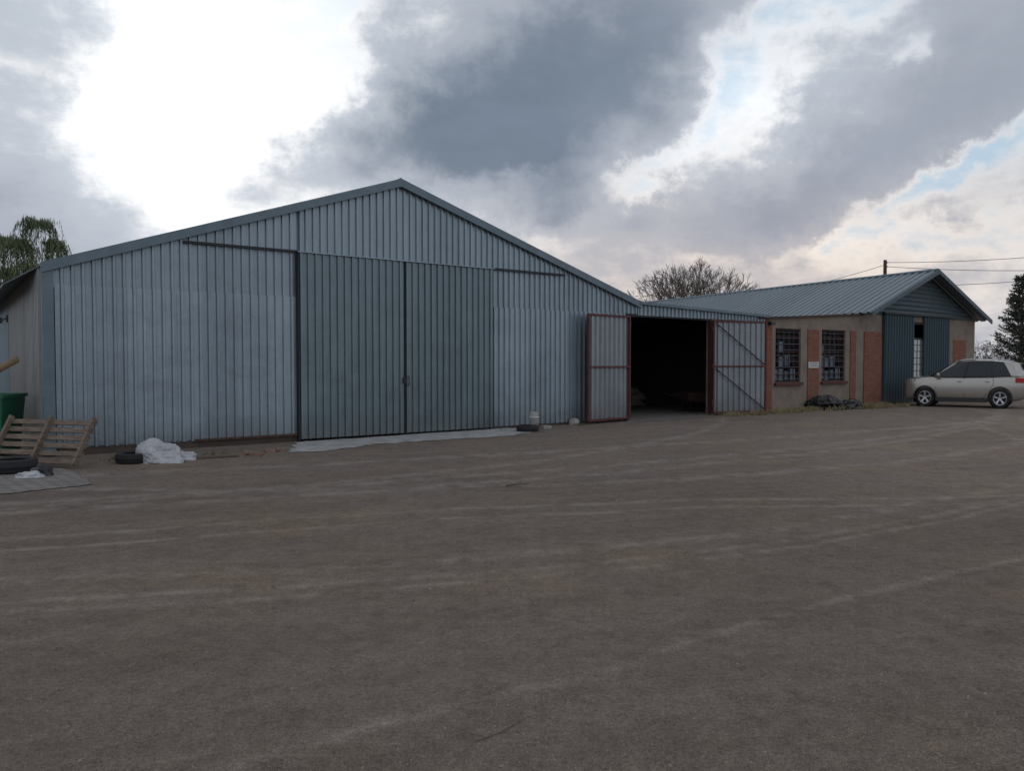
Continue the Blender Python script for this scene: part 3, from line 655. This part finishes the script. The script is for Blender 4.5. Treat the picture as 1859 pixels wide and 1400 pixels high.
def tufts(spans,m,n,hmin,hmax,label,seed,spread=.35):
    random.seed(seed); b=MB()
    for (p,q) in spans:
        for i in range(n):
            t_=random.random(); c=p.lerp(q,t_)+Vector((random.gauss(0,spread*.5),random.gauss(0,spread*.4),0))
            if toL(c).y>-.04: continue
            cl=noise.noise(c*1.7); 
            if cl<-.1: continue
            for k in range(5):
                a=random.uniform(0,6.28); h=random.uniform(hmin,hmax)*(1+cl); ww=.006; le=random.uniform(.2,.9)*h
                x,y=c.x+random.gauss(0,.025),c.y+random.gauss(0,.025)
                dxx,dyy=math.cos(a),math.sin(a)
                b.add([(x-dyy*ww,y+dxx*ww,0),(x+dyy*ww,y-dxx*ww,0),(x+dxx*le*.4,y+dyy*le*.4,h*.6),(x+dxx*le,y+dyy*le,h)],[(0,1,2),(0,2,3)])
    o=b.build('dry_grass',m,fix=False); tag(o,label,'grass',kind='stuff')
tufts([(G(1395,752),G(1480,746)),(G(1300,757),G(1395,752)),(G(1480,746),G(1640,738)),(G(1570,742),G(1650,738))],M['dry'],330,.05,.16,'dry yellow grass along the foot of the brick building',4)
tufts([(G(170,838),G(440,826)),(G(900,782),G(1060,772)),(G(1000,775),G(1060,772))],M['weed'],50,.03,.09,'sparse low weeds along the foot of the shed wall',6,.2)
# ------------------------------------------------------------ car
def make_car():
    Fp=G(1679,738); Rp=G(1815,742); h=(Fp-Rp); h.z=0; sc_=h.length/2.6; h.normalize(); left=Vector((-h.y,h.x,0))
    mid=(Fp+Rp)/2-left*.82
    e=thing('parked_car','silver beige family car with alloy wheels parked in front of the workshop doors','car',(mid.x,mid.y,0),math.atan2(h.y,h.x))
    e.scale=(sc_,1,1)
    m,t,bs,oc=newmat('car_paint'); bs.inputs['Base Color'].default_value=(.44,.41,.37,1); bs.inputs['Metallic'].default_value=.65
    f,_=t.noise(oc,2,3); t.put(bs.inputs['Roughness'],t.math('MULTIPLY_ADD',f,.10,.20))
    try: bs.inputs['Coat Weight'].default_value=.7
    except: pass
    alloy=mat('alloy',(.60,.61,.63),.3,.7,.05); trim=mat('car_trim',(.03,.03,.032),.6)
    st=[(2.10,.50,.40,.76),(2.08,.70,.31,.90),(2.02,.80,.26,.98),(1.86,.87,.23,1.03),(1.45,.90,.22,1.08),(1.1,.905,.2,1.10),(.5,.905,.2,1.09),(0,.905,.2,1.10),(-.6,.905,.2,1.11),(-1.1,.905,.2,1.125),(-1.6,.895,.22,1.14),(-1.95,.87,.27,1.14),(-2.12,.82,.33,1.10),(-2.18,.74,.42,.98)]
    V=[];n=0
    for x,w,zb,zt in st:
        half=[(0,zb),(w*.88,zb),(w*.985,zb+.10),(w,zb+(zt-zb)*.42),(w*1.0,zb+(zt-zb)*.70),(w*.965,zt-.10),(w*.93,zt-.03),(w*.84,zt-.002),(w*.45,zt+.02),(0,zt+.028)]
        ring=[(x,y,z) for y,z in half]+[(x,-y,z) for y,z in half[-2:0:-1]]
        n=len(ring); V+=ring
    Fc=[]
    for i in range(len(st)-1):
        for k in range(n): a=i*n+k;c=i*n+(k+1)%n; Fc.append((a,c,c+n,a+n))
    Fc.append(tuple(range(n))); Fc.append(tuple((len(st)-1)*n+k for k in range(n))[::-1])
    b=MB(); b.add(V,Fc); body=b.build('body',m,None,True)
    md=body.modifiers.new('s','SUBSURF'); md.levels=2; md.render_levels=2
    cut=[]
    for x in (1.3,-1.3):
        for s in (-1,1):
            c=MB(); c.lathe([(0.0001,-.25),(.385,-.25),(.385,.3),(.0001,.3)],(x,s*.86,.35),'y',40,False); co=c.build('cutter',trim); cut.append(co)
            bo=body.modifiers.new('b','BOOLEAN'); bo.operation='DIFFERENCE'; bo.object=co; bo.solver='EXACT'
    dg=bpy.context.evaluated_depsgraph_get(); dg.update()
    me=bpy.data.meshes.new_from_object(body.evaluated_get(dg)); body.modifiers.clear(); body.data=me; me.name='body'
    for c in cut: bpy.data.objects.remove(c,do_unlink=True)
    me.materials.clear(); me.materials.append(m)
    me.polygons.foreach_set('use_smooth',[True]*len(me.polygons)); me.polygons.foreach_set('material_index',[0]*len(me.polygons))
    try: me.set_sharp_from_angle(angle=R(35))
    except Exception as ex: print(ex)
    body.parent=e
    Bt=[(1.20,.66,1.085),(.98,.83,1.095),(-.1,.855,1.10),(-1.0,.855,1.12),(-1.88,.80,1.13),(-2.10,.66,1.12)]
    Tp=[(.34,.54,1.575),(.20,.63,1.595),(-.30,.68,1.655),(-1.0,.685,1.65),(-1.70,.64,1.585),(-1.88,.54,1.55)]
    def loop(P_): return P_+[(x,-y,z) for x,y,z in P_[::-1]]
    lb,lt=loop(Bt),loop(Tp); N_=len(lb)
    b=MB(); b.add(lb+lt,[(i,(i+1)%N_,N_+(i+1)%N_,N_+i) for i in range(N_)]+[tuple(range(N_,2*N_))]); b.build('glasshouse',M['carglass'],e)
    lt1=[(x,y*1.02,z-.045) for x,y,z in lt]; lt2=[(x*.99,y*.98,z+.014) for x,y,z in lt]; lt3=[(x*.84-.1,y*.7,z*.5+1.655*.5+.032) for x,y,z in lt]
    b=MB(); b.add(lt1+lt2+lt3,[(i,(i+1)%N_,N_+(i+1)%N_,N_+i) for i in range(N_)]+[(N_+i,N_+(i+1)%N_,2*N_+(i+1)%N_,2*N_+i) for i in range(N_)]+[tuple(range(2*N_,3*N_))]); rf=b.build('roof_panel',m,e,True)
    try: rf.data.set_sharp_from_angle(angle=R(40))
    except: pass
    b=MB(); b.hexa([(-1.86,-.5,1.555),(-1.86,.5,1.555),(-1.66,.5,1.58),(-1.66,-.5,1.58),(-2.02,-.48,1.555),(-2.02,.48,1.555),(-1.66,.5,1.635),(-1.66,-.5,1.635)]); b.build('spoiler',m,e)
    for s in (-1,1):
        def pt(P_,s=s,o=.0): return Vector((P_[0],s*(P_[1]+o),P_[2]))
        b=MB(); b.tube([pt(Bt[1],o=-.01),pt(Tp[1],o=.0)],.033,8); b.build('pillar',m,e,True)
        b=MB(); q=[pt((-1.66,.822,1.13),o=.008),pt(Bt[4],o=.014),pt(Bt[5],o=.014),pt(Tp[5],o=.014),pt(Tp[4],o=.014),pt((-1.40,.662,1.61),o=.008)]
        b.add(q,[(0,1,4,5),(1,2,3,4)]); b.build('pillar',m,e)
        for xb,xt in ((-.08,-.22),(-1.02,-1.02)):
            b=MB(); b.bar(Vector((xb,s*.861,1.11)),Vector((xt,s*.688,1.63)),.03,.06,up=Vector((0,1,0))); b.build('pillar',trim,e)
        b=MB(); b.tube([(.20,s*.65,1.63),(.02,s*.665,1.685),(-.3,s*.67,1.715),(-1.0,s*.67,1.715),(-1.45,s*.65,1.685),(-1.68,s*.62,1.625)],.018,6); b.build('roof_rail',alloy,e,True)
        b=MB(); b.tube([(.95,s*.865,1.088),(-.1,s*.876,1.095),(-1.0,s*.876,1.115),(-1.68,s*.848,1.13)],.013,6); b.build('belt_strip',trim,e)
        b=MB(); b.hexa([(-.90,s*.86,.20),(.90,s*.86,.20),(.90,s*.925,.22),(-.90,s*.925,.22),(-.90,s*.86,.36),(.90,s*.86,.36),(.90,s*.918,.35),(-.90,s*.918,.35)]); b.build('sill_cladding',trim,e)
        for pts in ([(.86,.35),(.92,.7),(.88,1.06)],[(-.08,.35),(-.08,1.09)],[(-.75,.35),(-.80,.45),(-.95,.62),(-1.08,.85),(-1.06,1.11)]):
            b=MB(); b.tube([(x,s*(.9045 if z<.9 else .890 if z<1.05 else .866),z) for x,z in pts],.006,5); b.build('door_seam',trim,e)
        for xh in (.02,-.92):
            b=MB(); b.tube([(xh+.12,s*.895,.925),(xh+.10,s*.924,.93),(xh-.0,s*.924,.93),(xh-.02,s*.895,.925)],.014,6); b.build('door_handle',m,e,True)
        b=MB(); c0=Vector((.82,s*1.0,1.15)); 
        b.lathe([(.001,-.11),(.06,-.10),(.085,0),(.06,.10),(.001,.11)],(c0.x,c0.y,c0.z),'y',14,False); mo=b.build('wing_mirror',m,e,True)
        b=MB(); b.bar((.84,s*.84,1.09),(.83,s*.95,1.12),.05,.03); b.build('mirror_arm',trim,mo)
        hm=mat('headlamp',(.65,.68,.72),.12,.3,.05); tm=mat('tail_lamp',(.42,.015,.012),.25,0,.1)
        b=MB(); b.hexa([(2.04,s*.52,.78),(1.80,s*.872,.84),(1.70,s*.80,.84),(1.96,s*.42,.78),(2.05,s*.52,.91),(1.66,s*.882,.98),(1.66,s*.80,.98),(1.96,s*.42,.92)]); b.build('headlight',hm,e)
        b=MB(); b.hexa([(-1.86,s*.80,.90),(-1.80,s*.898,.90),(-2.09,s*.850,.90),(-2.17,s*.62,.90),(-1.90,s*.80,1.06),(-1.80,s*.896,1.08),(-2.09,s*.845,1.06),(-2.15,s*.60,1.04)]); b.build('tail_light',tm,e)
        for x in (1.3,-1.3):
            b=MB(); b.tube([(x+.40*math.cos(a_),s*.897,.35+.40*math.sin(a_)) for a_ in [math.pi*(k/20*1.16-.08) for k in range(21)]],.022,6); b.build('arch_trim',trim,e,True)
            b=MB(); b.lathe([(.38,-.0),(.38,-.28),(.02,-.28)] if s>0 else [(.38,0),(.38,.28),(.02,.28)],(x,s*.885,.35),'y',28,False); b.build('arch_liner',trim,e)
            b=MB(); r=.345
            prof=[(.225,-.10),(.25,-.112),(.31,-.115),(.335,-.095),(r,-.06),(r,.06),(.335,.095),(.31,.115),(.25,.112),(.225,.10)]
            b.lathe(prof,(0,0,0),'y',40,True); wl=b.build('wheel',M['rubber'],e,True); wl.location=(x,s*.79,.345)
            b=MB(); b.lathe([(.232,s*.102),(.222,s*.108),(.208,s*.10),(.205,-s*.05),(.232,-s*.05)],(0,0,0),'y',36,True)
            b.lathe([(.001,s*.085),(.05,s*.09),(.06,s*.07),(.06,s*.03),(.001,s*.03)],(0,0,0),'y',16,False)
            for k in range(5):
                a_=2*math.pi*k/5+.3
                for off in (-.10,.10):
                    p0=Vector((math.cos(a_+off*1.5)*.045,s*.075,math.sin(a_+off*1.5)*.045)); p1=Vector((math.cos(a_+off)*.212,s*.09,math.sin(a_+off)*.212)); b.bar(p0,p1,.028,.03,up=Vector((0,1,0)))
            b.build('rim',alloy,wl)
            b=MB(); b.lathe([(.001,0),(.20,0),(.20,s*.02),(.001,s*.02)],(0,0,0),'y',24,False); b.build('brake_disc',trim,wl)
    b=MB(); b.hexa([(2.10,-.42,.74),(2.10,.42,.74),(1.98,.42,.74),(1.98,-.42,.74),(2.09,-.44,.86),(2.09,.44,.86),(1.96,.44,.86),(1.96,-.44,.86)]); gr=b.build('grille',trim,e)
    b=MB(); b.lathe([(.05,.0),(.062,.0),(.062,.012),(.05,.012)],(2.10,0,.80),'x',20); b.build('badge',alloy,gr)
    b=MB(); b.hexa([(2.08,-.55,.32),(2.08,.55,.32),(1.93,.60,.28),(1.93,-.60,.28),(2.10,-.5,.46),(2.10,.5,.46),(1.93,.60,.46),(1.93,-.60,.46)]); b.build('bumper_grille',trim,e)
    b=MB(); b.box((-2.215,-.26,.72),(-2.18,.26,.83)); b.build('number_plate',M['white'],e)
    return e
make_car()
# ------------------------------------------------------------ trees
def branch(b,p,d,l,r,depth,rng,tips,up=.1,spread=.55,curve=.25,nb=(2,3),rmin=0.0):
    pts=[p];rs=[max(r,rmin)];q=p.copy();dd=d.copy()
    for k in range(3):
        dd=(dd+Vector((rng.gauss(0,curve),rng.gauss(0,curve),rng.gauss(0,curve)+up))*.4).normalized(); q=q+dd*l/3; pts.append(q.copy()); rs.append(max(rmin,r*(1-.15*(k+1))))
    b.tube(pts,rs,5 if depth>2 else 3,False)
    if depth==0: tips.append((q,dd)); return
    for i in range(rng.randint(*nb)):
        a=Vector((rng.gauss(0,1),rng.gauss(0,1),rng.gauss(0,.7))).normalized(); nd=(dd+a*spread).normalized()
        st=pts[-1] if i==0 else pts[rng.choice([2,3])]
        branch(b,st,nd,l*rng.uniform(.66,.88),rs[-1]*rng.uniform(.55,.75),depth-1,rng,tips,up,spread,curve,nb,rmin)
def baretree(label,base,ztop,halfw,seed,m):
    # broad low crown: limbs fan out to points spread over a shallow dome, each carrying fine twigs
    rng=random.Random(seed); e=thing('bare_tree',label,'tree',base,0)
    b=MB(); b.tube([(0,0,0),(.05,0,1.4),(0,0,2.8)],[.30,.24,.22],8,False); b.build('trunk',m,e,True)
    b=MB(); tips=[]
    for k in range(42):
        a=k*2.39996; rr=math.sqrt((k+.5)/42)
        tx,ty=math.cos(a)*rr*halfw*.80,math.sin(a)*rr*halfw*.80; tz=(ztop-1.5)*(1-.17*rr*rr)*rng.uniform(.93,1.03)
        p0=Vector((0,0,2.7)); p3=Vector((tx,ty,tz)); m1=p0.lerp(p3,.35)+Vector((tx*.12,ty*.12,rng.uniform(-.2,.3))); m2=p0.lerp(p3,.7)+Vector((rng.gauss(0,.25),rng.gauss(0,.25),rng.gauss(0,.2)))
        b.tube([p0,m1,m2,p3],[.10,.07,.05,.032],5,False)
        for s_,q_ in ((m2,p3),(p3,p3+(p3-m2))):
            for j in range(2):
                d_=((q_-s_).normalized()+Vector((rng.gauss(0,.45),rng.gauss(0,.45),rng.gauss(.15,.3)))).normalized()
                branch(b,s_,d_,.85,.03,3,rng,tips,.10,.5,.25,(2,3),.0125)
    b.build('crown',m,e,fix=False); return e
q=AT(1256,660,58); baretree('bare leafless tree rising behind the workshop roof',(q.x,q.y,0),1.6+165/1400*58,4.3,12,M['bark_grey'])
def leafy(b,rng,c,r,n,size,droop=0):
    for i in range(n):
        p=c+Vector((rng.gauss(0,1),rng.gauss(0,1),rng.gauss(0,1)))*r*.5
        a=Vector((rng.gauss(0,1),rng.gauss(0,1),rng.gauss(0,.6)-droop)).normalized(); s_=a.cross(Vector((rng.gauss(0,1),rng.gauss(0,1),rng.gauss(0,1)))).normalized()*size*.28
        a=a*size*rng.uniform(.6,1.3); b.add([p-s_,p+a*.5-s_*.2,p+a,p+s_],[(0,1,2,3)])
q=AT(28,660,30); rng=random.Random(8); e=thing('willow_tree','green willow tree with drooping leaves behind the left end of the shed','tree',(q.x,q.y,0))
b=MB(); tips=[]; b.tube([(0,0,0),(0,.05,1.2),(.1,0,2.6)],[.28,.22,.18],8,False); b.build('trunk',M['bark'],e,True)
b=MB()
for k in range(8):
    a=k*.785; branch(b,Vector((.1,0,2.5)),Vector((math.cos(a)*.4,math.sin(a)*.4,1)).normalized(),1.35,.06,3,rng,tips,.05,.30,.12)
b.build('limb',M['bark'],e)
b=MB()
heads=[(0.95,0,7.45,.75),(-.3,.3,6.8,.7),(-1.1,-.2,6.2,.7),(1.35,.4,6.7,.5),(.4,-.5,6.6,.8),(-.8,.5,5.6,.9),(.9,-.2,5.7,.8)]
for k in range(440):
    hx,hy,hz,hr=heads[k%len(heads)]
    a=rng.uniform(0,6.28); rr=hr*.35*math.sqrt(rng.random())
    p=Vector((hx+math.cos(a)*rr,hy+math.sin(a)*rr,hz-.25*rng.random()-.3)); out=Vector((math.cos(a),math.sin(a),0)); ln=rng.uniform(1.2,2.6); reach=hr*rng.uniform(.3,.9)
    for j in range(18):
        t_=j/17; pos=p+out*reach*math.sin(min(1.57,t_*2.2))+Vector((0,0,.38*math.sin(t_*2.6)-ln*t_**1.6))
        for m_ in range(2):
            sd_=Vector((rng.gauss(0,.14)+out.x*.2*(1-t_),rng.gauss(0,.14),-1)).normalized(); w_=sd_.cross(Vector((rng.gauss(0,1),rng.gauss(0,1),0))).normalized()*.013
            s_=pos+Vector((rng.gauss(0,.022),rng.gauss(0,.022),rng.gauss(0,.05))); le=rng.uniform(.14,.28); b.add([s_,s_+sd_*le*.5+w_,s_+sd_*le,s_+sd_*le*.5-w_],[(0,1,2,3)])
b.build('crown',M['willow'],e,fix=False)
def conifer(label,base,height,rad,seed,dens=1):
    rng=random.Random(seed); e=thing('conifer_tree',label,'tree',base)
    b=MB(); b.tube([(0,0,0),(0,0,height*.5),(.0,0,height*.97)],[height*.025,height*.015,.02],8,False); b.build('trunk',M['bark'],e,True)
    b=MB(); tw=MB(); nlev=int(34*dens)
    for i in range(nlev):
        f=i/nlev; z=height*(.06+.92*f); L_=rad*(1-f)**.75*rng.uniform(.65,1.15)+.15
        for k in range(rng.randint(5,8)):
            a=rng.uniform(0,6.28); l=L_*rng.uniform(.6,1.1); d_=Vector((math.cos(a),math.sin(a),rng.uniform(.1,.55))).normalized()
            pts=[Vector((0,0,z))+d_*l*t_+Vector((0,0,-.12*l*math.sin(t_*2.5)+.18*l*t_*t_)) for t_ in (0,.35,.7,1)]
            tw.tube(pts,[.03,.02,.012,.005],4,False)
            m_=int(16+34*l)
            for j in range(m_):
                t_=rng.uniform(.12,1.05); seg=min(2,int(t_*3)); pos=pts[seg].lerp(pts[seg+1],min(1,t_*3-seg)); pos=pos+Vector((rng.gauss(0,.09),rng.gauss(0,.09),rng.gauss(0,.06)))
                nd=(d_+Vector((rng.gauss(0,.6),rng.gauss(0,.6),rng.gauss(.1,.4)))).normalized(); w_=nd.cross(Vector((rng.gauss(0,1),rng.gauss(0,1),rng.gauss(0,1)))).normalized()*.03
                le=rng.uniform(.12,.26); b.add([pos-w_*.5,pos+nd*le*.5-w_,pos+nd*le,pos+nd*le*.5+w_],[(0,1,2,3)])
    tw.build('limb',M['bark'],e); b.build('crown',M['conifer'],e,fix=False)
q=AT(1854,655,46); conifer('dark tall conifer at the right edge behind the car',(q.x,q.y,0),6.9,1.9,4)
def bush(label,base,h,w,seed,m='bush'):
    rng=random.Random(seed); e=thing('bushy_tree',label,'tree',base); b=MB(); tips=[]
    b.tube([(0,0,0),(0,0,h*.3)],[.12,.09],6,False); b.build('trunk',M['bark'],e)
    b=MB(); 
    for k in range(7): a=k*.9; branch(b,Vector((0,0,h*.28)),Vector((math.cos(a)*w,math.sin(a)*w,h*.5)).normalized(),h*.2,.04,3,rng,tips,.05,.6,.25,(2,3),.015)
    b.build('limb',M['bark_grey'],e); b=MB()
    for p,d_ in tips: leafy(b,rng,p,h*.13,6,h*.035)
    b.build('crown',M[m],e,fix=False)
for i,(px,hh,Y,lb) in enumerate([(1787,4.3,78,'brown leafless bushy tree just right of the workshop, far behind the car roof'),(1817,3.7,84,'low brown bushy tree between the workshop and the tall conifer')]):
    q=AT(px,655,Y); bush(lb,(q.x,q.y,0),hh,1.4,20+i)
rng=random.Random(2); b=MB()
for i in range(5000):
    t_=rng.random(); x=30+110*t_; y=110+rng.uniform(-3,3); hgt=2.2+1.6*noise.noise(Vector((x*.15,0,0)))+1.0*noise.noise(Vector((x*.6,3,0)))
    z=rng.random()*max(.6,hgt); a=Vector((rng.gauss(0,1),rng.gauss(0,1),rng.gauss(0,1))).normalized()*.7; c_=a.cross(Vector((rng.gauss(0,1),rng.gauss(0,1),rng.gauss(0,1)))).normalized()*.45
    b.add([(x,y,z)]+[tuple(Vector((x,y,z))+a),tuple(Vector((x,y,z))+a*.5+c_)],[(0,1,2)])
o=b.build('far_scrub',M['bush'],fix=False); tag(o,'far brown scrub along the horizon behind the car','scrub',kind='stuff')
# ------------------------------------------------------------ pole and wires
q=AT(1607,472,48); e=thing('utility_pole','dark utility pole rising behind the workshop roof','pole',(q.x,q.y,0))
b=MB(); b.tube([(0,0,0),(0,0,q.z*.5),(0,0,q.z)],[.14,.12,.10],10); b.build('shaft',M['poletimber'],e,True)
for zz,hh in ((q.z-.15,1),(q.z-.40,1)):
    b=MB(); b.lathe([(.001,0),(.04,.0),(.05,.04),(.03,.08),(.001,.09)],(.13,-.05,zz-.05),'z',10,False); b.build('insulator',M['white'],e)
def wireobj(p,r_,sag,label):
    b=MB(); pts=[]
    for k in range(15):
        t_=k/14; v=p.lerp(r_,t_); v.z-=sag*4*t_*(1-t_); pts.append(v)
    b.tube(pts,.016,5,False); o=b.build('power_line',M['wire']); tag(o,label,'wire','overhead wires at the utility pole')
top=Vector((q.x,q.y,q.z))
wireobj(top-Vector((0,0,.15)),AT(1960,459,44),.15,'uppermost overhead wire running right from the utility pole')
wireobj(top-Vector((0,0,.40)),AT(1960,489,44),.15,'second overhead wire right of the utility pole')
wireobj(AT(1607,520,48),AT(1960,501,44),.15,'lowest overhead wire passing above the workshop ridge')
wireobj(top-Vector((0,0,.3)),AT(1300,545,70),.4,'overhead wire running left from the utility pole to behind the roof')
